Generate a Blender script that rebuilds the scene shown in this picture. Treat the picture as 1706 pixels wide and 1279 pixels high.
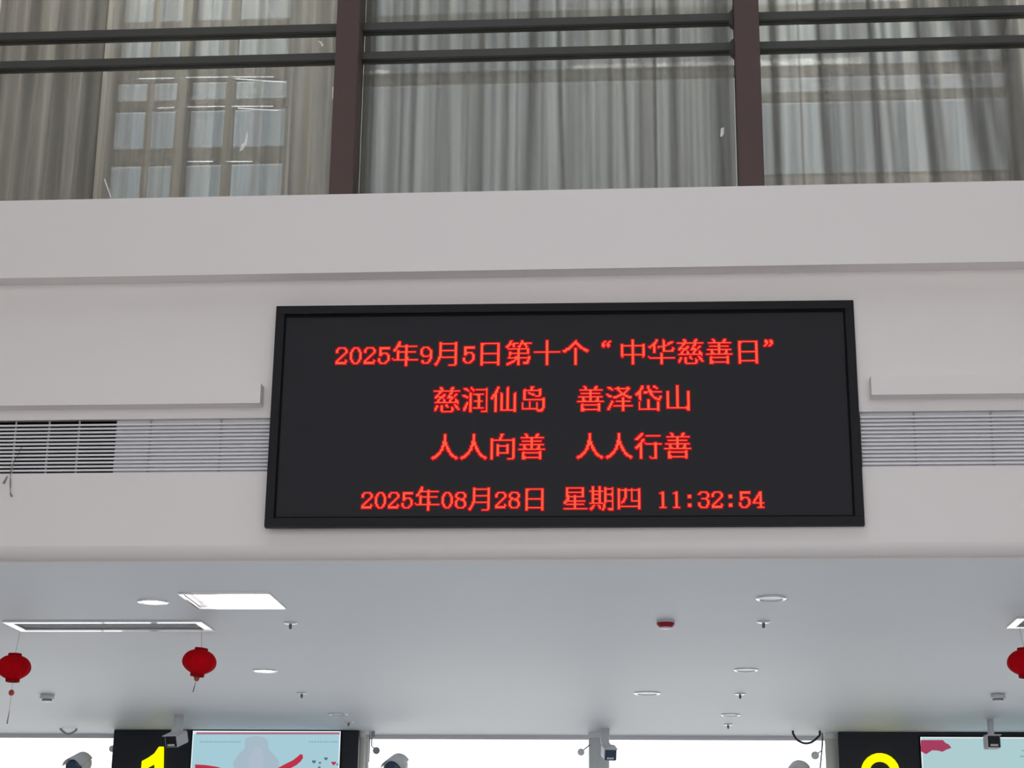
import bpy, bmesh, math, random
from mathutils import Vector, Matrix
PI = math.pi
for o in list(bpy.data.objects):
    bpy.data.objects.remove(o, do_unlink=True)
SC = bpy.context.scene
C = SC.collection

# ------------------------------------------------------------ camera
F, YAW, PITCH, ROLL = 2952.2, -.0784553, .3026992, .0117802      # solved for a 1706 x 1279 image
fw = Vector((math.sin(YAW)*math.cos(PITCH), math.cos(YAW)*math.cos(PITCH), math.sin(PITCH)))
r0 = Vector((math.cos(YAW), -math.sin(YAW), 0)); u0 = r0.cross(fw)
RT = r0*math.cos(ROLL)+u0*math.sin(ROLL)
UP = -r0*math.sin(ROLL)+u0*math.cos(ROLL)
EYE = Vector((0, 0, 1.6))
cam = bpy.data.cameras.new('camera'); co = bpy.data.objects.new('camera', cam); C.objects.link(co)
co.matrix_world = Matrix(((RT.x, UP.x, -fw.x, EYE.x), (RT.y, UP.y, -fw.y, EYE.y), (RT.z, UP.z, -fw.z, EYE.z), (0, 0, 0, 1)))
cam.sensor_width = 36; cam.lens = F/1706*36; cam.clip_end = 300
SC.camera = co

# ------------------------------------------------------------ sky and exposure
w = bpy.data.worlds.new('overcast'); SC.world = w; w.use_nodes = True
nt = w.node_tree; nt.nodes.clear()
bg = nt.nodes.new('ShaderNodeBackground'); wo = nt.nodes.new('ShaderNodeOutputWorld')
tc = nt.nodes.new('ShaderNodeTexCoord'); sx = nt.nodes.new('ShaderNodeSeparateXYZ'); cr = nt.nodes.new('ShaderNodeValToRGB')
nt.links.new(tc.outputs['Generated'], sx.inputs[0]); nt.links.new(sx.outputs['Z'], cr.inputs[0])
cr.color_ramp.elements[0].position = 0.0; cr.color_ramp.elements[0].color = (1.0, 1.0, 1.0, 1)
cr.color_ramp.elements[1].position = 1.0; cr.color_ramp.elements[1].color = (0.80, 0.88, 1.0, 1)
nt.links.new(cr.outputs[0], bg.inputs['Color']); nt.links.new(bg.outputs[0], wo.inputs['Surface'])
bg.inputs['Strength'].default_value = 2.1
SC.view_settings.view_transform = 'Standard'; SC.view_settings.look = 'None'
SC.view_settings.gamma = 1; SC.view_settings.use_curve_mapping = False
SC.view_settings.exposure = 0.0

# ------------------------------------------------------------ helpers
def at(px, py, Y):                    # the point of the plane y = Y that the photograph shows at a pixel
    d = RT*((px-853)/F)-UP*((py-639.5)/F)+fw
    return EYE+d*(Y/d.y)

def srgb(r, g, b):
    f = lambda c: (c/255/12.92) if c <= 10 else ((c/255+.055)/1.055)**2.4
    return (f(r), f(g), f(b), 1)

def mat(name, col, rough=.6, metal=0, emit=None, es=1, noise=0, nscale=8, bump=0, spec=.5):
    m = bpy.data.materials.new(name); m.use_nodes = True; n = m.node_tree; p = n.nodes['Principled BSDF']
    p.inputs['Base Color'].default_value = col; p.inputs['Roughness'].default_value = rough
    p.inputs['Metallic'].default_value = metal; p.inputs['Specular IOR Level'].default_value = spec
    if emit:
        p.inputs['Emission Color'].default_value = emit; p.inputs['Emission Strength'].default_value = es
    if noise or bump:
        t = n.nodes.new('ShaderNodeTexCoord'); z = n.nodes.new('ShaderNodeTexNoise')
        z.inputs['Scale'].default_value = nscale; z.inputs['Detail'].default_value = 5
        n.links.new(t.outputs['Object'], z.inputs['Vector'])
        if noise:
            r = n.nodes.new('ShaderNodeMix'); r.data_type = 'RGBA'
            r.inputs[6].default_value = tuple(c*(1-noise) for c in col[:3])+(1,)
            r.inputs[7].default_value = tuple(min(1, c*(1+noise)) for c in col[:3])+(1,)
            n.links.new(z.outputs['Fac'], r.inputs[0]); n.links.new(r.outputs[2], p.inputs['Base Color'])
        if bump:
            b = n.nodes.new('ShaderNodeBump'); b.inputs['Strength'].default_value = bump; b.inputs['Distance'].default_value = .01
            n.links.new(z.outputs['Fac'], b.inputs['Height']); n.links.new(b.outputs[0], p.inputs['Normal'])
    return m

def emat(name, col, s=1):
    m = bpy.data.materials.new(name); m.use_nodes = True; n = m.node_tree; n.nodes.clear()
    e = n.nodes.new('ShaderNodeEmission'); o = n.nodes.new('ShaderNodeOutputMaterial')
    e.inputs[0].default_value = col; e.inputs[1].default_value = s; n.links.new(e.outputs[0], o.inputs[0])
    return m

def glassmat(name, tint=(1, 1, 1, 1), ior=1.45):
    m = bpy.data.materials.new(name); m.use_nodes = True; n = m.node_tree; n.nodes.clear()
    t = n.nodes.new('ShaderNodeBsdfTransparent'); g = n.nodes.new('ShaderNodeBsdfGlossy'); f = n.nodes.new('ShaderNodeFresnel')
    x = n.nodes.new('ShaderNodeMixShader'); o = n.nodes.new('ShaderNodeOutputMaterial')
    t.inputs[0].default_value = tint; g.inputs['Roughness'].default_value = .02; f.inputs[0].default_value = ior
    n.links.new(f.outputs[0], x.inputs[0]); n.links.new(t.outputs[0], x.inputs[1]); n.links.new(g.outputs[0], x.inputs[2])
    n.links.new(x.outputs[0], o.inputs[0])
    return m

def box(bm, x0, x1, y0, y1, z0, z1, mi=0, M=None):
    v = [Vector(p) for p in ((x0, y0, z0), (x1, y0, z0), (x1, y1, z0), (x0, y1, z0), (x0, y0, z1), (x1, y0, z1), (x1, y1, z1), (x0, y1, z1))]
    if M: v = [M @ p for p in v]
    v = [bm.verts.new(p) for p in v]
    for f in ((3, 2, 1, 0), (4, 5, 6, 7), (0, 1, 5, 4), (1, 2, 6, 5), (2, 3, 7, 6), (3, 0, 4, 7)):
        bm.faces.new([v[i] for i in f]).material_index = mi

def B(*boxes):
    bm = bmesh.new()
    for b in boxes: box(bm, *b)
    return bm

def lathe(prof, seg=32, c=(0, 0, 0), M=None, lobes=0, depth=0):
    bm = bmesh.new(); rings = []
    for r, z in prof:
        if r < 1e-5:
            rings.append([bm.verts.new(Vector(c)+Vector((0, 0, z)))])
        else:
            rr = []
            for i in range(seg):
                a = 2*PI*i/seg; q = r*(1-depth*abs(math.sin(lobes*a/2))**.5*0 - depth*(0.5+0.5*math.cos(lobes*a)) if lobes else 1)
                rr.append(bm.verts.new(Vector(c)+Vector((q*math.cos(a), q*math.sin(a), z))))
            rings.append(rr)
    for a, b in zip(rings, rings[1:]):
        for i in range(seg):
            j = (i+1) % seg
            if len(a) == 1 and len(b) == 1: break
            if len(a) == 1: bm.faces.new((a[0], b[j], b[i]))
            elif len(b) == 1: bm.faces.new((a[i], a[j], b[0]))
            else: bm.faces.new((a[i], a[j], b[j], b[i]))
    if M: bmesh.ops.transform(bm, matrix=M, verts=bm.verts)
    bmesh.ops.recalc_face_normals(bm, faces=bm.faces)
    return bm

def tube(pts, r, seg=8):
    bm = bmesh.new(); pts = [Vector(p) for p in pts]; rings = []
    for i, p in enumerate(pts):
        d = (pts[min(i+1, len(pts)-1)]-pts[max(i-1, 0)]).normalized()
        a = d.cross(Vector((0, 1, 0)));  a = a if a.length > .1 else d.cross(Vector((1, 0, 0)))
        a.normalize(); b = d.cross(a)
        rr = r[i] if isinstance(r, (list, tuple)) else r
        rings.append([bm.verts.new(p+a*rr*math.cos(2*PI*k/seg)+b*rr*math.sin(2*PI*k/seg)) for k in range(seg)])
    for q, s in zip(rings, rings[1:]):
        for k in range(seg): bm.faces.new((q[k], q[(k+1) % seg], s[(k+1) % seg], s[k]))
    bm.faces.new(rings[0]); bm.faces.new(rings[-1])
    bmesh.ops.recalc_face_normals(bm, faces=bm.faces)
    return bm

def plate(poly, y0, y1):              # polygon of (x, z) points extruded along y
    bm = bmesh.new()
    a = [bm.verts.new((x, y0, z)) for x, z in poly]; b = [bm.verts.new((x, y1, z)) for x, z in poly]
    bm.faces.new(a); bm.faces.new(b[::-1])
    for i in range(len(poly)):
        j = (i+1) % len(poly); bm.faces.new((a[i], b[i], b[j], a[j]))
    bmesh.ops.recalc_face_normals(bm, faces=bm.faces)
    return bm

def obj(name, bm, m, parent=None, smooth=False, bevel=0):
    if bevel:
        bmesh.ops.bevel(bm, geom=bm.edges[:], offset=bevel, segments=2, affect='EDGES', clamp_overlap=True)
    me = bpy.data.meshes.new(name); bm.to_mesh(me); bm.free()
    for x in (m if isinstance(m, (list, tuple)) else (m,)): me.materials.append(x)
    if smooth:
        for p in me.polygons: p.use_smooth = True
    o = bpy.data.objects.new(name, me); C.objects.link(o)
    if parent: o.parent = parent
    return o

def tag(o, label, cat, group=None):
    o['label'] = label; o['category'] = cat
    if group: o['group'] = group
    return o

def thing(name, label, cat, loc=(0, 0, 0), group=None, rot=None):
    o = bpy.data.objects.new(name, None); C.objects.link(o); o.location = loc; o.empty_display_size = .1
    if rot: o.rotation_euler = rot
    return tag(o, label, cat, group)

def struct(name, bm, m, parent=None):
    o = obj(name, bm, m, parent)
    if parent is None: o['kind'] = 'structure'
    return o

def dup(root, loc, label, group=None):
    r = root.copy(); C.objects.link(r); r.location = loc; r['label'] = label
    if group: r['group'] = group
    for ch in list(root.children):
        c = ch.copy(); C.objects.link(c); c.parent = r
        for g in list(ch.children):
            d = g.copy(); C.objects.link(d); d.parent = c
    return r

# ------------------------------------------------------------ materials
M_wall = mat('fascia paint', (.86, .805, .785, 1), .55, noise=.012, nscale=1.5)
M_wall2 = mat('side wall paint', (.78, .76, .75, 1), .7)
M_ceil = mat('ceiling paint', (.80, .825, .86, 1), .54, noise=.02, nscale=.9, spec=.38)
M_floor = mat('floor stone', (.70, .70, .70, 1), .35, noise=.06, nscale=3)
M_white = mat('white enamel', (.84, .83, .84, 1), .35)
M_slat = mat('slat paint', (.82, .80, .82, 1), .4)
M_baffle = mat('baffle board', (.66, .65, .68, 1), .7)
M_bezel = mat('glossy white bezel', (.9, .9, .92, 1), .10, spec=1)
M_bezel.node_tree.nodes['Principled BSDF'].inputs['Coat Weight'].default_value = 1
M_dark = mat('void shade black', (.006, .005, .006, 1), .8)
M_brown = mat('brown steel', srgb(82, 62, 58), .6, noise=.05, nscale=4)
M_trans = mat('dark green steel', srgb(66, 66, 62), .5)
M_frame = mat('sign frame black', (.011, .011, .013, 1), .5, spec=.2)
M_disp = mat('sign face', (.030, .030, .034, 1), .7, noise=.08, nscale=3, spec=.15)
M_lip = mat('sign gasket', (.003, .003, .004, 1), .6, spec=.1)
M_halo = emat('led red glow', (.62, .0, .012, 1), 1)
M_core = emat('led core', (1.0, .15, .065, 1), 1.1)
M_grey = mat('grey plastic', srgb(120, 120, 124), .5)
M_grille = mat('return grille grey', srgb(165, 165, 168), .6)
M_red = mat('lantern red silk', (.62, .002, .008, 1), .85, spec=.08)
M_dred = mat('dark red silk', (.40, .002, .008, 1), .8, spec=.08)
M_bead = mat('orange wood bead', srgb(190, 74, 50), .5)
M_thread = mat('grey thread', srgb(120, 115, 118), .7)
M_alarm = mat('alarm red', (.36, .002, .012, 1), .35)
M_black = mat('black cable', (.012, .012, .014, 1), .5)
M_board = mat('navy board', (.010, .013, .022, 1), .35, spec=.3)
M_camw = mat('camera housing', srgb(232, 232, 234), .4)
M_lens = mat('camera glass', (.006, .009, .012, 1), .12)
M_lensb = mat('blue camera glass', srgb(60, 84, 108), .2)
M_lamp = emat('lamp diffuser', (1, .985, .96, 1), 6)
M_col = mat('column paint', srgb(235, 238, 238), .5)
M_colw = mat('warm column paint', srgb(240, 240, 230), .5)
M_yellow = emat('yellow numeral', (1, .98, .0, 1), 1.15)
M_disc = mat('grey green disc', srgb(150, 165, 160), .5)
M_tape = mat('white tape', (.85, .82, .80, 1), .6)
M_wirer = mat('red wire', srgb(150, 70, 80), .6)
M_glass = glassmat('clear glass')
M_hallglass = glassmat('grey hall glazing', (.93, .93, .93, 1))
M_added_skyglass = glassmat('grey added skylight glazing', (.92, .92, .92, 1))
M_tint = glassmat('tinted glass', srgb(232, 238, 238))
M_tintb = glassmat('blue tinted glass', srgb(214, 224, 228))
M_tv = emat('screen light blue', srgb(165, 203, 214), 1)
M_tv2 = emat('screen pale teal', srgb(172, 204, 207), 1)
M_tvw = emat('screen white edge', srgb(225, 238, 242), 1)
M_tvp = emat('screen pink', srgb(168, 110, 135), 1)
M_tvm = emat('screen crimson', srgb(165, 62, 95), 1)
M_tvr = emat('screen red ribbon', srgb(190, 50, 72), 1)
M_tvg = emat('screen grey figure', srgb(165, 186, 198), 1)
M_tvg2 = emat('screen grey figure light', srgb(174, 188, 202), 1)
M_tvd = emat('screen slate', srgb(85, 110, 125), 1)
M_tvt = emat('screen faint lettering', srgb(128, 165, 180), 1)

def fabric(name, col):
    m = bpy.data.materials.new(name); m.use_nodes = True; n = m.node_tree; n.nodes.clear()
    t = n.nodes.new('ShaderNodeBsdfTransparent'); d = n.nodes.new('ShaderNodeBsdfDiffuse'); l = n.nodes.new('ShaderNodeBsdfTranslucent')
    a = n.nodes.new('ShaderNodeAttribute'); a.attribute_name = 'sheer'
    m1 = n.nodes.new('ShaderNodeMixShader'); m2 = n.nodes.new('ShaderNodeMixShader'); o = n.nodes.new('ShaderNodeOutputMaterial')
    m1.inputs[0].default_value = .5; d.inputs[0].default_value = col
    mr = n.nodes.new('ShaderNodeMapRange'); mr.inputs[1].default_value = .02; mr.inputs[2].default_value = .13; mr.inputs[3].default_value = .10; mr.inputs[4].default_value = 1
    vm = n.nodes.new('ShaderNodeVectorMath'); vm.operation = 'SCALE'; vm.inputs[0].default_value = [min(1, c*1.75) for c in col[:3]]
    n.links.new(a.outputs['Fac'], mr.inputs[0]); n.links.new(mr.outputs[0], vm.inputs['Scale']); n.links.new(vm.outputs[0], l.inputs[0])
    n.links.new(d.outputs[0], m1.inputs[1]); n.links.new(l.outputs[0], m1.inputs[2])
    n.links.new(a.outputs['Fac'], m2.inputs[0]); n.links.new(m1.outputs[0], m2.inputs[1]); n.links.new(t.outputs[0], m2.inputs[2])
    n.links.new(m2.outputs[0], o.inputs[0])
    return m
M_cur = fabric('beige sheer', (.46, .445, .41, 1))
M_cur2 = fabric('taupe sheer', (.34, .33, .30, 1))

# ------------------------------------------------------------ the setting
ZC = 3.605          # ceiling under the gallery
YW = 9.6            # fascia wall
struct('floor', B((-11, 11, -9, 18.8, -.1, 0)), M_floor)
struct('wall_left', B((-11.2, -11, -9, 18.8, -.1, 11.2)), M_wall2)
struct('wall_right', B((11, 11.2, -9, 18.8, -.1, 11.2)), M_wall2)
VX = 10.99
# the fascia wall with the long grille slot between z 4.10 and 4.42
bm = B((-VX, VX, YW, YW+.15, 4.422, 5.70),
                       (-VX, VX, YW, YW+.15, 8.3, 11.0))
RC = .075           # soft rounded arris where the fascia turns into the ceiling
prof = [(YW+.15, ZC), (YW+.15, 4.100), (YW, 4.100)]+[(YW+RC-RC*math.cos(a_*PI/16), ZC+RC-RC*math.sin(a_*PI/16)) for a_ in range(9)]
va = [bm.verts.new((-VX, y, z)) for y, z in prof]; vb = [bm.verts.new((VX, y, z)) for y, z in prof]
bm.faces.new(va); bm.faces.new(vb[::-1])
for i in range(len(prof)):
    j = (i+1) % len(prof); f_ = bm.faces.new((va[i], vb[i], vb[j], va[j])); f_.smooth = 3 <= i < len(prof)-1
bmesh.ops.recalc_face_normals(bm, faces=bm.faces)
struct('wall_front', bm, M_wall)
struct('trim_1', B((-VX, VX, 9.48, YW-.001, 5.256, 5.748)), M_wall)           # proud band under the upper glazing
struct('trim_2', B((-VX, -2.184, 9.51, YW-.001, 4.484, 4.603)), M_wall)      # shallow cove boxes either side of the sign
struct('trim_3', B((1.252, VX, 9.51, YW-.001, 4.492, 4.603)), M_wall)
struct('ceiling_1', B((-VX, VX, -9, 1.5, 11.0, 11.2), (-VX, -4, 1.5, 9.7, 11.0, 11.2), (4, VX, 1.5, 9.7, 11.0, 11.2)), M_wall2)   # hall roof round its added skylight

# ceiling under the gallery with real openings for the recessed fittings
HOLES = [(-4.346, -2.986, 11.62, 11.99), (2.374, 3.734, 11.54, 11.91), (-2.885, -2.320, 10.635, 11.155)]
xs = sorted({-VX, VX} | {h[0] for h in HOLES} | {h[1] for h in HOLES})
ys = sorted({YW+.151, 18.6} | {h[2] for h in HOLES} | {h[3] for h in HOLES})
bm = bmesh.new(); vt = {}
def cv(x, y):
    if (x, y) not in vt: vt[(x, y)] = bm.verts.new((x, y, ZC))
    return vt[(x, y)]
for a, b in zip(xs, xs[1:]):
    for c, d in zip(ys, ys[1:]):
        if any(a >= h[0]-1e-6 and b <= h[1]+1e-6 and c >= h[2]-1e-6 and d <= h[3]+1e-6 for h in HOLES): continue
        bm.faces.new((cv(a, c), cv(a, d), cv(b, d), cv(b, c)))
ex_ = bmesh.ops.extrude_face_region(bm, geom=bm.faces[:])
bmesh.ops.translate(bm, verts=[g_ for g_ in ex_['geom'] if isinstance(g_, bmesh.types.BMVert)], vec=(0, 0, .012))
bmesh.ops.recalc_face_normals(bm, faces=bm.faces)
struct('ceiling_2', bm, M_ceil)
struct('ceiling_3', B((-VX, VX, 9.76, 18.6, 5.55, 5.68)), M_wall2)     # gallery floor slab above the void

# rear glazed front of the ground floor
RY = 18.6
struct('wall_rear', B((-VX, VX, RY, RY+.12, 3.585, 5.55), (-VX, -9.4, RY, RY+.12, 0, 3.585), (9.4, VX, RY, RY+.12, 0, 3.585)), M_ceil)
COLX = [(-8.2, .10), (-2.97, .055), (-.511, .105), (1.835, .065), (7.0, .10)]
panes = [(-9.4, -5.3), (-5.3, -2.95), (-2.95, -.52), (-.52, 1.84), (1.84, 4.4), (4.4, 9.4)]
for i, (a, b) in enumerate(panes):
    wnd = struct('window_%d' % (i+1), B((a, a+.03, RY+.02, RY+.08, .05, 3.585), (b-.03, b, RY+.02, RY+.08, .05, 3.585),
                 (a+.03, b-.03, RY+.02, RY+.08, .05, .12), (a+.03, b-.03, RY+.02, RY+.08, 3.565, 3.585)), M_white)
    obj('pane', B((a+.03, b-.03, RY+.045, RY+.05, .12, 3.565)), M_glass, wnd)

# entrance front of the hall behind the camera: tall glazing in a steel grid
wnd = struct('window_7', B(*[(x-.06, x+.06, -9.1, -8.95, 0, 11.0) for x in (-10.9, -7.3, -3.65, 0, 3.65, 7.3, 10.9)],
             *[(-10.84, 10.84, -9.07, -8.98, z-.05, z+.05) for z in (.05, 2.7, 5.4, 8.1, 10.9)]), M_brown)

for a_, b_ in zip((-10.84, -7.24, -3.59, .06, 3.71, 7.36), (-7.36, -3.71, -.06, 3.59, 7.24, 10.84)):
    for c_, d_ in zip((.1, 2.75, 5.45, 8.15), (2.65, 5.35, 8.05, 10.85)):
        obj('pane', B((a_, b_, -9.03, -9.02, c_, d_)), M_hallglass, wnd)
wnd = struct('window_16', B(*[(x-.05, x+.05, 1.5, 9.7, 11.06, 11.14) for x in (-3.9, -1.3, 1.3, 3.9)]), M_brown)      # unseen skylight added to light the fascia
for a_, b_ in ((-3.85, -1.35), (-1.25, 1.25), (1.35, 3.85)):
    obj('pane', B((a_, b_, 1.5, 9.7, 11.09, 11.10)), M_added_skyglass, wnd)  # pane of the added skylight

# upper office behind the fascia glazing
OY = 11.6
def office_wall():
    bx = []
    # vertical piers and horizontal bands round three window groups, z levels 6.74 sill to 8.6 head
    groups = [(-3.915, -2.572), (-2.15, .74), (.80, 2.62)]
    edges = [-VX]+[e for g in groups for e in g]+[VX]
    for i in range(0, len(edges), 2): bx.append((edges[i], edges[i+1], OY, OY+.12, 5.68, 9.2))
    for a, b in groups: bx += [(a, b, OY, OY+.12, 5.68, {-3.915: 6.60, -2.15: 6.2, .80: 6.74}[a]), (a, b, OY, OY+.12, 8.75, 9.2)]
    return bx, groups
bx, GR = office_wall()
struct('wall_office', B(*bx), M_wall2)
struct('ceiling_4', B((-VX, VX, 9.76, OY+.12, 9.2, 9.3)), M_wall2)
MUL = {0: [(-3.644, -3.608), (-3.42, -3.321), (-3.053, -2.99)], 1: [], 2: []}
TRN = {0: [(6.96, 7.079), (7.398, 7.466), (7.63, 7.74), (8.05, 8.12)], 1: [(7.56, 7.64), (8.05, 8.12)], 2: [(7.352, 7.414), (7.551, 7.625), (8.05, 8.12)]}
M_off = mat('office window steel', srgb(120, 118, 110), .5)
for gi, (a, b) in enumerate(GR):
    z0 = (6.60, 6.2, 6.74)[gi]
    wnd = struct('window_%d' % (8+gi), B((a, a+.03, OY+.02, OY+.09, z0, 8.75), (b-.03, b, OY+.02, OY+.09, z0, 8.75), (a+.03, b-.03, OY+.02, OY+.09, z0, z0+.03), (a+.03, b-.03, OY+.02, OY+.09, 8.72, 8.75)), M_off)
    for c, d in MUL[gi]: obj('mullion', B((c, d, OY+.02, OY+.09, z0+.03, 8.72)), M_off, wnd)
    for c, d in TRN[gi]: obj('transom', B((a+.03, b-.03, OY+.03, OY+.08, c, d)), M_off, wnd)
    xe = [a+.03]+[v for m_ in MUL[gi] for v in m_]+[b-.03]
    ze = [z0+.03]+[v for t_ in TRN[gi] for v in t_]+[8.72]
    for i in range(0, len(xe), 2):
        for j in range(0, len(ze), 2):
            obj('pane', B((xe[i], xe[i+1], OY+.10, OY+.105, ze[j], ze[j+1])), M_tintb if ze[j+1] < 7.42 else M_tint, wnd)

# row of unseen tube lights added to brighten the upper curtains
for i, lx in enumerate((-7.0, -3.2, .6, 4.4)):
    g = thing('fill_tube', ['hanging fill tube light added unseen at the far left end', 'hanging fill tube light added unseen above the left window', 'hanging fill tube light added unseen above the middle window', 'hanging fill tube light added unseen at the right end'][i], 'light', (lx, 10.55, 8.35))
    for rx in (-1.0, 1.0): obj('added_suspension_rod', tube([(rx, 0, .001), (rx, 0, .848)], .006, 6), M_grey, g)
    obj('added_casing', B((-1.2, 1.2, -.06, .06, -.05, 0)), M_white, g)
    obj('tube', B((-1.15, 1.15, -.03, .03, -.075, -.0505)), emat('fill tube', (1, .95, .84, 1), 42), g)  # glowing tube of the added unseen light

# glowing strips added as painted reflection lines over the left office window
M_reflect = emat('reflection line', (.9, .95, 1, 1), 7)
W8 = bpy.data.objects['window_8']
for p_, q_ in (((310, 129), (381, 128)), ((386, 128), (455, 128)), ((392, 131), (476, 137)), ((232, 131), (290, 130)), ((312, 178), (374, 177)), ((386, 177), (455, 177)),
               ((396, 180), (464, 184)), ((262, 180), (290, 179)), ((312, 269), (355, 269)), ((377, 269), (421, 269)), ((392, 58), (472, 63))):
    obj('reflection_line', tube([at(p_[0], p_[1], 11.585), at(q_[0], q_[1], 11.585)], .0028, 6), M_reflect, W8)

# fascia glazing of the gallery: brown posts, dark transoms, glass
POSTS = [(-4.29, -4.145), (-1.861, -1.717), (.562, .710), (2.99, 3.135)]
GY = 9.74
for i, (a, b) in enumerate(POSTS):
    lab = ['brown steel post at the far left of the gallery glazing', 'brown steel post left of centre, between the left and middle curtained windows',
           'brown steel post right of centre, between the middle and right curtained windows', 'brown steel post closing the right end of the gallery glazing'][i]
    tag(obj('steel_post', B((a, b, 9.602, 9.80, 5.701, 8.29)), M_brown, bevel=.004), lab, 'post')
bays = [(-VX, -4.29)]+[(POSTS[i][1], POSTS[i+1][0]) for i in range(3)]+[(3.135, VX)]
k_ = (GY-.03)/9.6
tz = [(1.6+(6.690-1.6)*k_, 1.6+(6.737-1.6)*k_), (1.6+(6.886-1.6)*k_, 1.6+(6.935-1.6)*k_)]
for i, (a, b) in enumerate(bays):
    wnd = struct('window_%d' % (11+i), B((a+.001, b-.001, GY-.03, GY+.05, 5.701, 5.745), (a+.001, b-.001, GY-.03, GY+.05, 8.25, 8.30)), M_trans)
    for z0, z1 in tz: obj('transom', B((a+.001, b-.001, GY-.03, GY+.05, z0, z1)), M_trans, wnd)
    ze = [5.745, tz[0][0], tz[0][1], tz[1][0], tz[1][1], 8.25]
    for j in range(0, 6, 2):
        obj('pane', B((a+.001, b-.001, GY, GY+.006, ze[j], ze[j+1])), M_glass, wnd)
    if i == 2:
        for z0, z1 in tz:
            obj('corner_plate', plate([(b-.001, z0-.002), (b-.03, z1-.002), (b-.001, z1+.03)], GY-.028, GY+.04), M_trans, wnd)
            obj('corner_plate', plate([(b-.001, z0-.03), (b-.03, z0+.002), (b-.001, z0+.004)], GY-.028, GY+.04), M_trans, wnd)

# ------------------------------------------------------------ sheer curtains
def curtain(label, x0, x1, y, folds, base, dark, seed, m, slant=0.0, z0=5.70, z1=8.2):
    rnd = random.Random(seed); n = int((x1-x0)/.011); nz = 16
    if folds is None:
        folds = []; x = x0+.05
        while x < x1:
            folds.append((x, rnd.uniform(.012, .035), rnd.uniform(.35, 1.0), rnd.uniform(-.5, 1)*.05)); x += rnd.uniform(.10, .26)
    ph = [rnd.uniform(0, 6) for _ in range(5)]
    bm = bmesh.new(); lay = bm.verts.layers.float.new('sheer'); rows = []
    for j in range(nz+1):
        z = z0+(z1-z0)*j/nz; row = []
        for i in range(n+1):
            x = x0+(x1-x0)*i/n; t = (z-6.3)
            yy = .028*math.sin(x*37+ph[0]+t*.6)+.020*math.sin(x*61+ph[1]-t*.9)+.012*math.sin(x*103+ph[2]+t*.5)
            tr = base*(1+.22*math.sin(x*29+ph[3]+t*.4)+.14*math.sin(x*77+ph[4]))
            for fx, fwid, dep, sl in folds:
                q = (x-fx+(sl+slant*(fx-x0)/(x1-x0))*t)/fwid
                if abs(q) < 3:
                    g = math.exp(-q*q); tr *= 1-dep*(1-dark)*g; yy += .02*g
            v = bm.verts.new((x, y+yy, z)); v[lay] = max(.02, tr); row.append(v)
        rows.append(row)
    for a, b in zip(rows, rows[1:]):
        for i in range(n): bm.faces.new((a[i], a[i+1], b[i+1], b[i]))
    o = obj('curtain', bm, m, smooth=True)
    tag(o, label, 'curtain')
    # hem tape along the bottom edge and gliders on the top edge keep it one cloth
    return o
CY = 9.95
fx = lambda px: .753+(px-1275)*.003603
CF = [(fx(1293), .035, 1, .0), (fx(1337), .010, .6, 0), (fx(1376), .034, .95, .02), (fx(1396), .02, .6, 0), (fx(1422), .05, .7, 0), (fx(1462), .034, .95, .01),
      (fx(1487), .02, .75, .03), (fx(1549), .034, 1, .05), (fx(1571), .03, .55, .07), (fx(1632), .06, .95, .14), (fx(1665), .06, .8, .16), (fx(1700), .09, .9, .1)]
bxx = lambda px: -1.60+(px-640)*.003713
BF = [(bxx(612), .05, .8, 0), (bxx(652), .02, .5, 0), (bxx(690), .018, .6, 0), (bxx(747), .02, .6, .02), (bxx(802), .026, .9, 0), (bxx(845), .02, .45, 0), (bxx(884), .03, .85, -.02),
      (bxx(938), .016, .95, .03), (bxx(985), .03, .5, .02), (bxx(1045), .02, .8, .03), (bxx(1072), .018, .5, 0), (bxx(1093), .012, .85, 0), (bxx(1122), .028, .9, 0), (bxx(1163), .014, .6, 0), (bxx(1207), .06, .95, 0)]
curtain('dense taupe sheer curtain bunched behind the glass at the far left', -4.14, -3.40, CY, None, .08, .35, 3, M_cur2)
curtain('thin sheer curtain through which the paned window at upper left shows', -3.48, -1.72, CY+.12, [(-3.36, .03, .8, 0), (-2.98, .012, .6, .03), (-2.3, .05, .5, 0), (-2.1, .04, .6, 0), (-1.9, .06, .7, 0)], .13, .5, 5, M_cur2)
curtain('pleated beige sheer curtain behind the middle gallery window', -1.74, .57, CY, BF, .066, .08, 8, M_cur)
curtain('pleated beige sheer curtain behind the right gallery window with bright bluish stripes', .60, 2.98, CY, CF, .125, .07, 11, M_cur)
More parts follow.
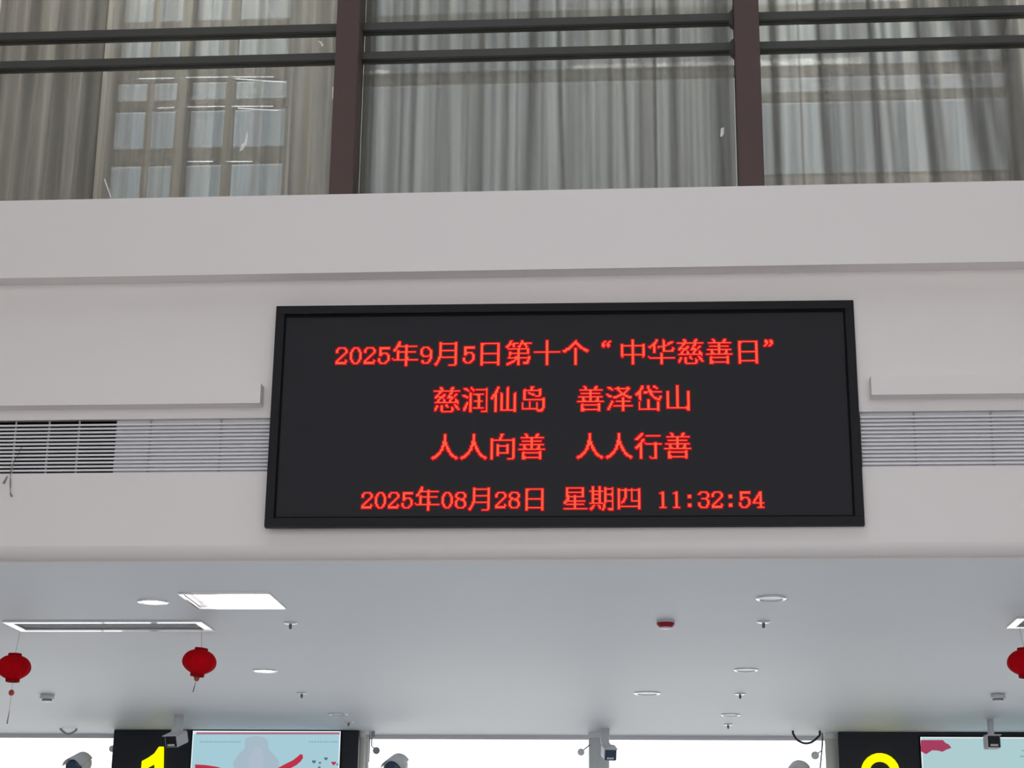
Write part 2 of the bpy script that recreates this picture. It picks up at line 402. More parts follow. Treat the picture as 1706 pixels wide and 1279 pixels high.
# 24 rows of diodes per character, each row a binary number
GLYPHS = {
    '年': [0, 196608, 196608, 458752, 461824, 1048572, 789504, 1575936, 3673088, 3542016, 524280, 396288, 396288, 396288, 396288, 396800, 4591104, 4194302, 3072, 3072, 3072, 3072, 3072, 0],
    '月': [0, 0, 393264, 524272, 393264, 393264, 393264, 393264, 393264, 524272, 393264, 393264, 393264, 393264, 393264, 1048560, 786480, 786480, 1572912, 1572912, 3145776, 7340080, 2099168, 0],
    '日': [0, 0, 0, 1048560, 917552, 786480, 786480, 786480, 786480, 786480, 786480, 786480, 1048560, 786480, 786480, 786480, 786480, 786480, 786480, 786480, 1048560, 786480, 786480, 0],
    '第': [0, 393984, 787200, 915454, 2066144, 3771488, 7445552, 2099232, 2097144, 6168, 6168, 792600, 1048568, 792576, 530432, 555020, 2097148, 30732, 55320, 235544, 989432, 3938544, 3151872, 0],
    '十': [0, 6144, 6144, 6144, 6144, 6144, 6144, 6144, 6144, 6144, 6144, 8388606, 6144, 6144, 6144, 6144, 6144, 6144, 6144, 6144, 6144, 6144, 6144, 0],
    '个': [0, 2048, 6144, 15360, 32256, 59136, 115584, 229824, 989424, 1972284, 7870494, 3151876, 6144, 6144, 6144, 6144, 6144, 6144, 6144, 6144, 6144, 6144, 6144, 0],
    '中': [0, 6144, 6144, 6144, 6144, 3151884, 4194300, 3151884, 3151884, 3151884, 3151884, 3151884, 3151884, 3151884, 4194300, 3151884, 1054728, 6144, 6144, 6144, 6144, 6144, 6144, 0],
    '华': [0, 99328, 99840, 198172, 460408, 919136, 1968000, 7765504, 2508292, 394758, 394764, 395260, 393216, 6144, 6144, 6144, 4200448, 4194302, 6144, 6144, 6144, 6144, 6144, 0],
    '慈': [0, 196800, 229824, 98688, 8388606, 459136, 394112, 811800, 1631792, 4179872, 3379136, 410000, 811800, 811804, 4194300, 4, 6192, 1677336, 1674396, 3244236, 3244230, 2195648, 65408, 0],
    '善': [0, 196800, 98752, 98688, 2097148, 6144, 6144, 1048560, 6144, 6144, 4194300, 399456, 399456, 465120, 8388606, 0, 262192, 1048560, 786480, 786480, 917552, 1048560, 917552, 0],
    '润': [0, 32768, 3719172, 1863676, 401412, 4, 98308, 114660, 7440132, 4031236, 885508, 99076, 99076, 106436, 361220, 885508, 885508, 1671940, 1671940, 3784676, 3244036, 3244036, 98428, 0],
    '仙': [0, 196864, 197376, 393984, 393984, 918272, 803588, 1860364, 3957516, 3957516, 7103244, 7103244, 811788, 811788, 811788, 811788, 811788, 811788, 811788, 811788, 811788, 819196, 786444, 0],
    '岛': [0, 14336, 12288, 274528, 1048544, 786528, 835680, 817248, 793696, 787392, 786432, 786444, 1048572, 12, 16396, 1065228, 1065228, 1065228, 1065228, 1065228, 2096920, 504, 240, 0],
    '泽': [0, 0, 3682352, 1900536, 405552, 6240, 3264, 1920, 6295424, 3685856, 1962108, 115484, 768, 768, 425976, 393984, 787200, 787200, 1703934, 1573632, 3146496, 3146496, 768, 0],
    '岱': [0, 202944, 202976, 464944, 396288, 790016, 1900542, 3991040, 8128256, 2884352, 786822, 786662, 786556, 268316, 6144, 530456, 530456, 530456, 530456, 530456, 530456, 1048568, 24, 0],
    '山': [0, 6144, 6144, 6144, 6144, 6144, 1579020, 1579020, 1579020, 1579020, 1579020, 1579020, 1579020, 1579020, 1579020, 1579020, 1579020, 1579020, 1579020, 1579036, 2097148, 28, 12, 0],
    '人': [0, 6144, 6144, 6144, 6144, 6144, 6144, 14336, 15360, 15360, 15360, 30208, 26112, 26368, 58112, 50048, 98688, 229568, 458976, 917616, 3932220, 7864334, 2097156, 0],
    '向': [0, 14336, 12288, 12288, 24576, 3170316, 4194300, 3145740, 3145740, 3145740, 3244428, 3276684, 3244428, 3244428, 3244428, 3244428, 3244428, 3276684, 3244044, 3244044, 3145740, 3145740, 3145976, 0],
    '行': [0, 196608, 458752, 933884, 1835008, 3670016, 7438336, 229376, 196608, 409696, 933886, 1966176, 4063328, 7733344, 2490464, 393312, 393312, 393312, 393312, 393312, 393312, 394336, 394208, 0],
    '星': [0, 0, 1048560, 786480, 786480, 786480, 1048560, 786480, 786480, 923696, 1048560, 399360, 923648, 923648, 2097144, 3676160, 3151872, 1048560, 6144, 6144, 6144, 4194302, 0, 0],
    '期': [0, 1597440, 1598212, 1598460, 1598212, 8387332, 1598212, 1598220, 2089980, 1598220, 1598212, 1598212, 2089732, 1598212, 1598460, 1598212, 8387076, 1540, 837124, 1598980, 3696132, 7351420, 2100284, 0],
    '四': [0, 0, 0, 3195404, 4194300, 3195404, 3195404, 3195404, 3195404, 3195404, 3195404, 3195404, 3244556, 3244556, 3343356, 3604492, 3407884, 3145740, 3145740, 4194300, 3145740, 3145740, 0, 0],
    '0': [0, 0, 0, 0, 0, 0, 240, 408, 780, 780, 1542, 1542, 1542, 1542, 1542, 1542, 1542, 780, 780, 408, 240, 0, 0, 0],
    '1': [0, 0, 0, 0, 0, 0, 96, 480, 96, 96, 96, 96, 96, 96, 96, 96, 96, 96, 96, 96, 504, 0, 0, 0],
    '2': [0, 0, 0, 0, 0, 0, 504, 780, 1542, 1542, 1542, 12, 24, 48, 96, 192, 384, 772, 1542, 2044, 2044, 0, 0, 0],
    '3': [0, 0, 0, 0, 0, 0, 504, 780, 1542, 6, 6, 12, 248, 12, 6, 6, 1542, 1542, 1548, 780, 504, 0, 0, 0],
    '4': [0, 0, 0, 0, 0, 0, 24, 56, 56, 120, 216, 216, 408, 792, 792, 1560, 2046, 24, 24, 24, 126, 0, 0, 0],
    '5': [0, 0, 0, 0, 0, 0, 1022, 1022, 768, 768, 768, 1016, 908, 774, 6, 6, 1542, 1542, 1548, 792, 496, 0, 0, 0],
    '8': [0, 0, 0, 0, 0, 0, 504, 780, 1542, 1542, 1542, 908, 504, 828, 1548, 1542, 1542, 1542, 1542, 780, 504, 0, 0, 0],
    '9': [0, 0, 0, 0, 0, 0, 496, 792, 1548, 1542, 1542, 1542, 1542, 782, 502, 6, 6, 12, 780, 792, 496, 0, 0, 0],
    ':': [0, 0, 0, 0, 0, 0, 0, 0, 0, 224, 224, 224, 0, 0, 0, 0, 0, 224, 224, 224, 0, 0, 0, 0],
    '“': [0, 0, 3264, 6528, 13056, 15232, 15232, 4352, 0, 0, 0, 0, 0, 0, 0, 0, 0, 0, 0, 0, 0, 0, 0, 0],
    '”': [0, 0, 3342336, 3899392, 3899392, 1671168, 3342336, 6684672, 0, 0, 0, 0, 0, 0, 0, 0, 0, 0, 0, 0, 0, 0, 0, 0],
}

# ------------------------------------------------------------ scraps stuck to the glass
def scrap(pts, label, w_=.010):
    P = [at(px, py, 9.735) for px, py in pts]
    if len(pts) > 2: bm = plate([(p.x, p.z) for p in P], 9.733, 9.738)
    else:
        d = (P[1]-P[0]).normalized(); s = Vector((d.z, 0, -d.x))*w_/2
        bm = plate([((P[0]+s).x, (P[0]+s).z), ((P[1]+s).x, (P[1]+s).z), ((P[1]-s).x, (P[1]-s).z), ((P[0]-s).x, (P[0]-s).z)], 9.733, 9.738)
    tag(obj('tape_scrap', bm, M_tape), label, 'tape')
scrap([(399, 252), (403, 240), (407, 238), (412, 217), (413, 226), (411, 240), (404, 250)], 'torn white tape scrap with a pointed tip, on the left gallery window')
scrap([(174, 298), (185, 329)], 'thin slanted white tape strip low on the left gallery window, above the ledge', .007)
scrap([(553.5, 145), (556.5, 145), (556.5, 165), (553.5, 165)], 'short upright white tape strip beside the left brown post')
scrap([(1201, 214), (1206, 212), (1206, 222), (1203, 228), (1200, 227)], 'small white tape scrap on the glass just left of the right brown post')
scrap([(530, 68), (535, 69), (539, 75), (536, 78), (534, 72)], 'tiny curled white tape scrap between the transoms of the left window')

# ------------------------------------------------------------ LED sign
KS = 9.545/9.48
SM = Matrix(((.9998886, -.0149062, -.0007202, -.464986*KS), (.0149137, .9998183, .0118695, 9.545), (.0005432, -.0118790, .9999293, 1.6+2.796613*KS), (0, 0, 0, 1)))
sign = thing('led_sign', 'large black message display with four rows of glowing red Chinese text on the fascia', 'sign')
sign.matrix_world = SM
W2, H2 = 1.6452*KS-.002, .6554*KS; HB = H2-.010; BW = .050
obj('housing', B((-W2, W2, .026, .0445, -HB, H2)), M_frame, sign)
for nm, b in (('frame_rail', (-W2, W2, 0, .026, H2-BW, H2)), ('frame_rail', (-W2, W2, 0, .026, -HB, -HB+BW)),
              ('frame_rail', (-W2, -W2+BW, 0, .026, -HB+BW, H2-BW)), ('frame_rail', (W2-BW, W2, 0, .026, -HB+BW, H2-BW))):
    obj(nm, B(b), M_frame, sign, bevel=.002)
obj('gasket', B((-W2+BW, W2-BW, .014, .025, H2-BW-.016, H2-BW), (-W2+BW, W2-BW, .014, .025, -HB+BW, -HB+BW+.010), (-W2+BW, -W2+BW+.010, .014, .025, -HB+BW+.01, H2-BW-.016), (W2-BW-.010, W2-BW, .014, .025, -HB+BW+.01, H2-BW-.016)), M_lip, sign)
obj('display_face', B((-W2+BW+.0095, W2-BW-.0095, .018, .0255, -HB+BW+.0095, H2-BW-.0155)), M_disp, sign)

def led_char(ch, x0, zc, cell):
    rows = GLYPHS[ch]
    n = 12 if ch in '0123456789:' else 24; d = cell/24
    on = {(c, r) for r in range(24) for c in range(n) if rows[r] >> (n-1-c) & 1}
    bm = bmesh.new()
    def q(x, z, hx, hz, y, mi):
        v = [bm.verts.new((x+sx_*hx, y, z+sz_*hz)) for sx_, sz_ in ((-1, -1), (1, -1), (1, 1), (-1, 1))]
        bm.faces.new(v).material_index = mi
    for c, r in on:                    # lit cells: oversized red quads paint the glow round each hot centre
        x = (c+.5)*d; z = (11.5-r)*d
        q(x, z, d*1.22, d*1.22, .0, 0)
        q(x, z, d*.42, d*.42, -.0012, 1)
    o = obj('character', bm, (M_halo, M_core), sign); o.location = (x0, .0172, zc)
    return o
def led_row(text, x0, zc, cell, tilt=0):
    x0, zc, cell = x0*KS, zc*KS, cell*KS; x = x0
    for ch in text:
        if ch == ' ': x += cell/2; continue
        if ch == '_': x += cell; continue
        led_char(ch, x, zc+tilt*(x-x0), cell)
        x += cell/2 if ch in '0123456789:' else cell
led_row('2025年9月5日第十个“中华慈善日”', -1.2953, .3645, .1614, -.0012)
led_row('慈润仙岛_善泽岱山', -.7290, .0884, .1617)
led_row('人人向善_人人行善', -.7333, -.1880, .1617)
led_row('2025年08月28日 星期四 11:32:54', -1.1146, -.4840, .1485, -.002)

# ------------------------------------------------------------ linear grilles left and right of the sign
def grille(label, x0, x1, supports, baffle):
    g = thing('linear_grille', label, 'vent', ((x0+x1)/2, YW, 4.26))
    cx = (x0+x1)/2
    def put(name, bm, m):
        bmesh.ops.translate(bm, verts=bm.verts, vec=(-cx, -YW, -4.26)); return obj(name, bm, m, g)
    s0 = put('slat', B((x0, x1, YW+.004, YW+.015, 4.3862, 4.3968)), M_slat)
    for k in range(1, 13):
        s = s0.copy(); C.objects.link(s); s.location = (0, 0, -k*.0224)
    for sp in supports: put('support_bar', B((sp-.005, sp+.005, YW+.0152, YW+.0235, 4.106, 4.420)), M_grille)
    put('frame_edge', B((x0, x1, YW+.002, YW+.03, 4.1005, 4.1055)), M_slat)
    put('baffle', B((baffle[0], baffle[1], YW+.0245, YW+.030, 4.106, 4.421)), M_baffle)
    if baffle[0] > x0: put('void_shade_box', B((x0, baffle[0]-.001, YW+.11, YW+.116, 4.101, 4.421), (x0, baffle[0]-.001, YW+.035, YW+.1099, 4.1060, 4.109), (x0, baffle[0]-.001, YW+.035, YW+.1099, 4.417, 4.421), (baffle[0]-.004, baffle[0]-.001, YW+.035, YW+.1099, 4.1092, 4.4168)), M_dark)  # black box added to paint the unlit void behind the slats
    return g
grille('long white slatted air grille left of the sign, its left end open and black behind', -7.5, -2.12, (-5.2, -4.8, -4.2, -3.632, -3.434, -3.257, -2.839, -2.427), (-3.04, -2.12))
grille('long white slatted air grille right of the sign, pale all along', 1.195, 6.5, (1.492, 1.913, 2.33, 2.75, 3.6, 4.4), (1.195, 6.5))
obj_void = struct('wall_void_shade', B((-VX, VX, YW+.9, YW+.95, ZC+.02, 5.54)), M_dark)  # near-black colour stands in for shade in the void
t = tag(obj('dangling_wire', tube([at(36, 744, 9.590), at(30, 757, 9.588), at(22, 772, 9.586), at(18, 786, 9.585), at(16.5, 803, 9.585), at(17.5, 824, 9.585)], .0016, 6), M_black), 'thin dark wire hanging from the left air grille, at the picture edge', 'wire')
obj('wire_tip', tube([at(17.5, 822, 9.585), at(19.5, 827, 9.585)], .005, 6), M_grey, t)
obj('red_strand', tube([at(18, 772, 9.583), at(17.2, 790, 9.583), at(18, 812, 9.583)], .0012, 6), M_wirer, t)
tag(obj('wire_stub', tube([at(12, 793, 9.592), at(5.5, 805, 9.588)], [.003, .006], 6), M_grey), 'short slanted grey wire stub just left of the dangling wire', 'wire')

# ------------------------------------------------------------ recessed ceiling fittings
def frame4(x0, x1, y0, y1, w_, z0, z1):
    return ((x0, x1, y0, y0+w_, z0, z1), (x0, x1, y1-w_, y1, z0, z1), (x0, x0+w_, y0+w_, y1-w_, z0, z1), (x1-w_, x1, y0+w_, y1-w_, z0, z1))
def pan(x0, x1, y0, y1, d):
    return ((x0, x1, y0, y0+.004, ZC+.0125, ZC+d), (x0, x1, y1-.004, y1, ZC+.0125, ZC+d), (x0, x0+.004, y0+.004, y1-.004, ZC+.0125, ZC+d), (x1-.004, x1, y0+.004, y1-.004, ZC+.0125, ZC+d), (x0, x1, y0, y1, ZC+d, ZC+d+.004))
def ac_unit(h, label):
    x0, x1, y0, y1 = h
    g = thing('ceiling_air_unit', label, 'vent')
    obj('bezel', B(*frame4(x0-.004, x1+.004, y0-.004, y1+.004, .055, ZC-.012, ZC-.0005)), M_bezel, g, bevel=.002)
    obj('housing', B(*pan(x0+.02, x1-.02, y0+.02, y1-.02, .10)), M_grille, g)
    n = 7
    for k in range(n):
        yy = y0+.06+(y1-y0-.12)*(k+.5)/n
        M = Matrix.Translation((0, yy, ZC+.002)) @ Matrix.Rotation(.06, 4, 'X')
        bm = bmesh.new(); box(bm, x0+.05, x1-.05, -.0195, .0195, -.002, .002, 0, M); obj('louvre', bm, M_grille, g)
    return g
ac_unit(HOLES[0], 'long white framed ceiling air outlet with grey louvres above the two left lanterns')
ac_unit(HOLES[1], 'white framed ceiling air outlet cut by the right picture edge')
x0, x1, y0, y1 = HOLES[2]
lt = thing('ceiling_light', 'bright square recessed ceiling light panel below the sign\'s left end', 'light')
obj('bezel', B(*frame4(x0-.004, x1+.004, y0-.004, y1+.004, .016, ZC-.008, ZC-.0005)), M_bezel, lt, bevel=.002)
obj('reflector', B(*pan(x0+.005, x1-.005, y0+.005, y1-.005, .030)), M_white, lt)
obj('diffuser', B((x0+.075, x1-.012, y0+.012, y1-.012, ZC+.004, ZC+.020)), M_lamp, lt)

def downlight(x, y, r, lit, label):
    g = thing('downlight', label, 'light', (x, y, ZC), 'round downlights in the lower ceiling')
    obj('trim_ring', lathe([(r, -.0005), (r, -.004), (r*.97, -.009), (r*.86, -.011), (r*.80, -.008), (r*.76, -.0008), (r*.76, -.0005)], 40), M_bezel, g, True)
    obj('diffuser', lathe([(0, -.0035), (r*.77, -.0035), (r*.77, -.001), (0, -.001)], 40), M_lamp if lit else M_white, g)
downlight(-3.12, 10.915, .100, True, 'lit round downlight left of the square light panel')
downlight(-3.04, 13.94, .100, True, 'lit round downlight right of the middle lantern')
downlight(.757, 10.852, .095, False, 'unlit white downlight nearest the sign on the right, above a sprinkler')
downlight(.757, 13.878, .095, False, 'unlit white downlight on the right, second back from the sign')
downlight(-.013, 15.26, .115, False, 'unlit white downlight midway back, nearest the centre of the ceiling')
downlight(.760, 16.775, .09, False, 'unlit white downlight on the right, farthest back near the windows')
downlight(-2.939, 16.8, .09, False, 'unlit white downlight far back in front of the 1 board')

def sprinkler(x, y, label, k=1):
    g = thing('sprinkler', label, 'sprinkler', (x, y, ZC), 'ceiling sprinklers')
    obj('escutcheon', lathe([(.001, -.0005), (.047*k, -.0005), (.047*k, -.004), (.034*k, -.010), (.018, -.012), (.001, -.012)], 24), M_bezel, g, True)
    obj('stem', lathe([(.010, -.011), (.011, -.036), (.006, -.040), (.006, -.046), (.001, -.046)], 12), M_grey, g, True)
    obj('deflector', lathe([(.001, -.0462), (.014, -.0465), (.014, -.049), (.001, -.049)], 16), M_white, g)
sprinkler(-2.396, 11.712, 'sprinkler head right of the square light panel')
sprinkler(.76, 11.694, 'sprinkler head right of the red alarm, nearest the sign')
sprinkler(-2.999, 15.291, 'sprinkler head below the lit downlight right of the middle lantern')
sprinkler(.777, 15.289, 'sprinkler head on the right, between the second and third downlights')
sprinkler(.768, 17.547, 'farthest right sprinkler head, close above the windows')
sprinkler(-2.94, 17.43, 'farthest left sprinkler head, just above the screen beside number 1')

def detector(x, y, label):
    g = thing('smoke_detector', label, 'smoke detector', (x, y, ZC), 'white smoke detectors')
    obj('base', lathe([(.001, -.0005), (.060, -.0005), (.062, -.02), (.068, -.036), (.058, -.040), (.001, -.040)], 28), M_white, g, True)
    obj('sensing_ring', lathe([(.001, -.040), (.045, -.040), (.042, -.052), (.001, -.052)], 28), M_grey, g)
    obj('cap', lathe([(.001, -.052), (.050, -.052), (.044, -.060), (.001, -.062)], 28), M_white, g, True)
detector(-5.305, 15.436, 'white smoke detector between the two left lanterns')
detector(2.935, 15.304, 'white smoke detector near the right lantern')
g = thing('fire_alarm', 'small red and white ceiling fire alarm, alone in the middle of the ceiling', 'alarm', (.118, 11.688, ZC))
obj('base', lathe([(.001, -.0005), (.058, -.0005), (.064, -.008), (.061, -.010), (.001, -.010)], 32), M_white, g, True)
obj('red_lens', lathe([(.001, -.010), (.060, -.010), (.058, -.024), (.046, -.040), (.001, -.040)], 32), M_alarm, g, True)
obj('cap', lathe([(.001, -.040), (.042, -.040), (.036, -.047), (.001, -.048)], 32), M_white, g, True)

# ------------------------------------------------------------ red lanterns
def lantern(px, py, Y, top, label, bead, rod, lean=0):
    p = at(px, py, Y)
    g = thing('red_lantern', label, 'lantern', p, 'red paper lanterns hung from the ceiling')
    a = lean
    R_ = Matrix.Rotation(a, 4, 'Y')
    n = 9; prof = [(.001, .078)]
    for i in range(n*2+1):
        th = PI/2*.80*(1-i/n); rr = .118*math.cos(th)**(.80 if th > 0 else 1.25); rr = max(rr, .045); prof.append((rr, .083*math.sin(th)/math.sin(PI/2*.80)))
    prof.append((.001, -.078))
    obj('shade', lathe(prof, 72, M=R_, lobes=12, depth=.07), M_red, g, True)
    obj('top_collar', lathe([(.030, .076), (.046, .076), (.046, .098), (.030, .098)], 24, M=R_), M_dred, g)
    obj('bottom_collar', lathe([(.034, -.080), (.050, -.080), (.047, -.098), (.034, -.098)], 24, M=R_), M_dred, g)
    b = R_ @ Vector((0, 0, -bead))
    obj('bead', lathe([(.001, -.021), (.012, -.018), (.019, -.006), (.019, .006), (.012, .018), (.001, .021)], 16, c=b), M_bead, g, True)
    r1 = R_ @ Vector((-.003, 0, -rod[0])); r2 = R_ @ Vector((-.010, 0, -rod[1]))
    obj('tassel', tube([r1, (r1+r2)/2, r2], [.002, .0035, .004], 8), M_thread, g)
    obj('thread', tube([Vector((top, 0, ZC-p.z-.002)), R_ @ Vector((0, 0, .09)), b, r1], .0011, 6), M_thread, g)
lantern(332, 1103, 12.03, 0, 'red lantern hanging whole between the two ceiling lights, bead tucked under it', .110, (.135, .205), .10)
lantern(23, 1112, 12.03, .02, 'red lantern cut by the left picture edge, its bead hanging well below', .172, (.295, .385))
lantern(1708, 1104, 11.95, -.02, 'red lantern cut by the right picture edge', .186, (.30, .39))

# ------------------------------------------------------------ columns of the rear front
for i, (x, r) in enumerate(COLX):
    lab = ['round pale column in the far left window', 'slim white column at the right edge of the number 1 board', 'round grey column between the two bright middle windows',
           'slim pale column at the left edge of the number 2 board', 'round pale column beyond the number 2 board'][i]
    cm = M_col if i in (0, 2, 4) else M_colw
    y = 18.35 if i in (1, 3) else 18.38
    t = thing('round_column', lab, 'column', (x, y, 0))
    obj('shaft', lathe([(.001, 0), (r, 0), (r, 3.55), (.001, 3.55)], 32), cm, t, True)
    obj('collar', lathe([(.001, 3.55), (r+.004, 3.55), (r+.004, 3.604), (.001, 3.604)], 32), cm, t)

# ------------------------------------------------------------ number boards with screens
def board(label, x0, x1, tx0, tx1, num, ylab):
    g = thing('counter_board', label, 'sign', (0, 0, 0))
    Yf = 18.16
    obj('backing_board', B((x0, x1, Yf, Yf+.10, 2.55, ZC-.003)), M_board, g, bevel=.003)
    z1 = 3.592 if num == 1 else 3.553; z0 = z1-.87
    s = obj('screen_surround', B((tx0-.015, tx1+.015, Yf-.012, Yf-.0005, z0-.02, min(z1+.012, 3.600))), M_lip, g)
    obj('screen', B((tx0, tx1, Yf-.016, Yf-.0125, z0, z1)), M_tvw, s)
    obj('picture', B((tx0+.012, tx1-.012, Yf-.018, Yf-.0165, z0+.012, z1-(.03 if num == 1 else .012))), M_tv if num == 1 else M_tv2, s)
    def pic(name, pts, m, k=0):
        P = [at(px, py, Yf-.019-k*.0015) for px, py in pts]
        obj(name, plate([(p.x, p.z) for p in P], Yf-.0198-k*.0015, Yf-.0188-k*.0015), m, s)
    return g, s, pic, Yf
sc_ = 18.16/18.3
g1, s1, pic, Yf = board('black counter board with glowing yellow number 1 and a light blue screen', -5.547*sc_, -2.977*sc_, -4.709*sc_, -3.163*sc_, 1, 0)
pic('pink_strip', [(327, 1219.5), (566, 1219.5), (566, 1223), (327, 1223)], M_tvp, 1)
pic('grey_figure', [(408, 1230), (418, 1226.5), (428, 1225.5), (440, 1228), (446, 1234), (448, 1248), (456, 1256), (464, 1266), (466, 1279), (468, 1310), (388, 1310), (390, 1279), (388, 1270), (398, 1256), (408, 1246)], M_tvg, 1)
pic('grey_figure_light', [(420, 1250), (428, 1243), (436, 1248), (440, 1262), (436, 1279), (430, 1300), (412, 1300), (414, 1270)], M_tvg2, 2)
pic('red_ribbon', [(462, 1279.5), (474, 1273), (488, 1266), (497, 1259), (500, 1256), (504, 1256.5), (505, 1262), (501, 1268), (494, 1274), (485, 1279), (470, 1290), (450, 1300), (440, 1296)], M_tvr, 3)
pic('red_ribbon', [(325, 1273), (342, 1274), (362, 1277), (380, 1283), (392, 1294), (325, 1294)], M_tvr, 3)
def heart(cx_, cy_, r):
    out = []
    for i in range(16):
        t_ = 2*PI*i/16; out.append((cx_+r*math.sin(t_)**3, cy_-r*(.81*math.cos(t_)-.31*math.cos(2*t_)-.125*math.cos(3*t_)-.06*math.cos(4*t_))))
    return out
for cx_, cy_, r, m in ((523, 1268.5, 3.4, M_tvd), (533, 1270.5, 2.2, M_tvd), (543, 1263.5, 3.2, M_tvd), (556, 1271, 4, M_tvr), (562, 1273, 2, M_tvd), (532, 1278, 2.4, M_tvd)):
    pic('heart', heart(cx_, cy_, r), m, 3)
rnd = random.Random(4)
for a, b, y in ((333, 398, 1235.5), (515, 562, 1235.5)):
    x = a
    while x < b:
        wd = rnd.uniform(1.6, 3.6); pic('lettering', [(x, y-.9), (x+wd, y-.9), (x+wd, y+.9), (x, y+.9)], M_tvt, 2); x += wd+rnd.uniform(.8, 2.2)
n1 = [(265, 1243.5), (272, 1243.5), (270.5, 1340), (256.5, 1340), (257.5, 1272), (246, 1278), (235, 1283), (236.5, 1267.5), (247, 1262), (257, 1255)]
P = [at(px, py, Yf-.03) for px, py in n1]
obj('numeral', plate([(p.x, p.z) for p in P], Yf-.035, Yf-.001), M_yellow, g1)

g2, s2, pic, Yf = board('black counter board with glowing yellow number 2 and a pale teal screen', 1.904*sc_, 4.474*sc_, 2.714*sc_, 4.26*sc_, 2, 0)
pic('crimson_banner', [(1534, 1232.5), (1571, 1232.5), (1575, 1237), (1581, 1240), (1585, 1245.5), (1578, 1248), (1570, 1252), (1562, 1250), (1553, 1249.5), (1543, 1256), (1539, 1254), (1534, 1251)], M_tvm, 1)
pic('lettering', [(1700, 1250), (1712, 1248), (1716, 1250), (1706, 1251.5)], M_tvt, 2)
pic('lettering', [(1698, 1259), (1712, 1258), (1714, 1260), (1700, 1261)], M_tvt, 2)
# numeral 2 as a bent strip
c0 = at(1466.5, 1287, Yf); k = .0062; path = []
for i in range(15):
    a = math.radians(190-i*15); path.append((c0.x+24*k*math.cos(a), c0.z+24*k*math.sin(a)))
path += [(c0.x-22*k, c0.z-62*k), (c0.x-22*k, c0.z-68*k)]
bm = bmesh.new(); hw = 6.6*k; prev = None
L = []; R = []
for i, p in enumerate(path):
    a = path[max(0, i-1)]; b = path[min(len(path)-1, i+1)]; d = Vector((b[0]-a[0], 0, b[1]-a[1])).normalized(); s = Vector((d.z, 0, -d.x))*hw
    L.append((p[0]+s.x, p[1]+s.z)); R.append((p[0]-s.x, p[1]-s.z))
for y in (0,):
    fl = [bm.verts.new((x, Yf-.035, z)) for x, z in L]; fr = [bm.verts.new((x, Yf-.035, z)) for x, z in R]
    bl = [bm.verts.new((x, Yf-.001, z)) for x, z in L]; br = [bm.verts.new((x, Yf-.001, z)) for x, z in R]
    for i in range(len(L)-1):
        bm.faces.new((fl[i], fl[i+1], fr[i+1], fr[i])); bm.faces.new((bl[i], br[i], br[i+1], bl[i+1]))
        bm.faces.new((fl[i], bl[i], bl[i+1], fl[i+1])); bm.faces.new((fr[i], fr[i+1], br[i+1], br[i]))
    bm.faces.new((fl[0], fr[0], br[0], bl[0])); bm.faces.new((fl[-1], bl[-1], br[-1], fr[-1]))
box(bm, c0.x-28*k, c0.x+28*k, Yf-.035, Yf-.001, c0.z-76*k, c0.z-64*k)
obj('numeral', bm, M_yellow, g2)

# ------------------------------------------------------------ cameras under the ceiling
def box_camera(label, stem_xy, body, size, yaw, pitch, glass, stem_r=(.03, .024)):
    g = thing('security_camera', label, 'camera', (stem_xy[0], stem_xy[1], ZC))
    o = Vector((stem_xy[0], stem_xy[1], ZC)); bc = Vector(body)-o
    R_ = Matrix.Translation(bc) @ Matrix.Rotation(yaw, 4, 'Z') @ Matrix.Rotation(pitch, 4, 'X')
    w_, h_, l_ = size
    obj('mounting_plate', lathe([(.001, -.0005), (.05, -.0005), (.05, -.008), (.001, -.008)], 24), M_camw, g)
    back = R_ @ Vector((0, l_*.45, h_*.3))
    obj('bracket', tube([(0, 0, -.008), (0, 0, back.z*.6), back], [stem_r[0], stem_r[1], stem_r[1]], 10), M_camw, g, True)
    bm = bmesh.new(); box(bm, -w_/2, w_/2, 0, l_, -h_/2, h_/2); bmesh.ops.bevel(bm, geom=bm.edges[:], offset=.008, segments=2, affect='EDGES')
    bmesh.ops.transform(bm, matrix=R_, verts=bm.verts); h = obj('housing', bm, M_camw, g)
    bm = bmesh.new(); box(bm, -w_*.44, w_*.44, -.006, .001, -h_*.44, h_*.44); bmesh.ops.bevel(bm, geom=[e for e in bm.edges], offset=.003, segments=1, affect='EDGES')
    bmesh.ops.transform(bm, matrix=R_, verts=bm.verts); f = obj('front_glass', bm, glass, g)
    bm = bmesh.new(); box(bm, -w_*.28, w_*.28, -.009, -.0055, -h_*.36, -h_*.20)
    bmesh.ops.transform(bm, matrix=R_, verts=bm.verts); obj('light_strip', bm, M_camw, f)
    bm = bmesh.new(); box(bm, -w_*.53, w_*.53, -.03, l_*.8, h_/2, h_/2+.006)
    bmesh.ops.transform(bm, matrix=R_, verts=bm.verts); obj('sun_hood', bm, M_camw, g)
    return g
c = at(285, 1235, 16.72)
box_camera('boxy white camera pointing down in front of the 1 board', (-4.492, 16.874), c, (.135, .115, .20), -.30, .35, M_lens, (.045, .055))
c = at(1656, 1235, 16.8)
box_camera('small white camera with black face before the screen beside number 2', (3.174, 17.0), c, (.125, .115, .16), .05, .0, M_lens, (.03, .03))
c = at(1017, 1257.5, 17.75)
box_camera('white box camera beside the round grey middle column', (-.443, 17.95), c, (.125, .115, .22), .18, .32, M_lensb, (.05, .04))

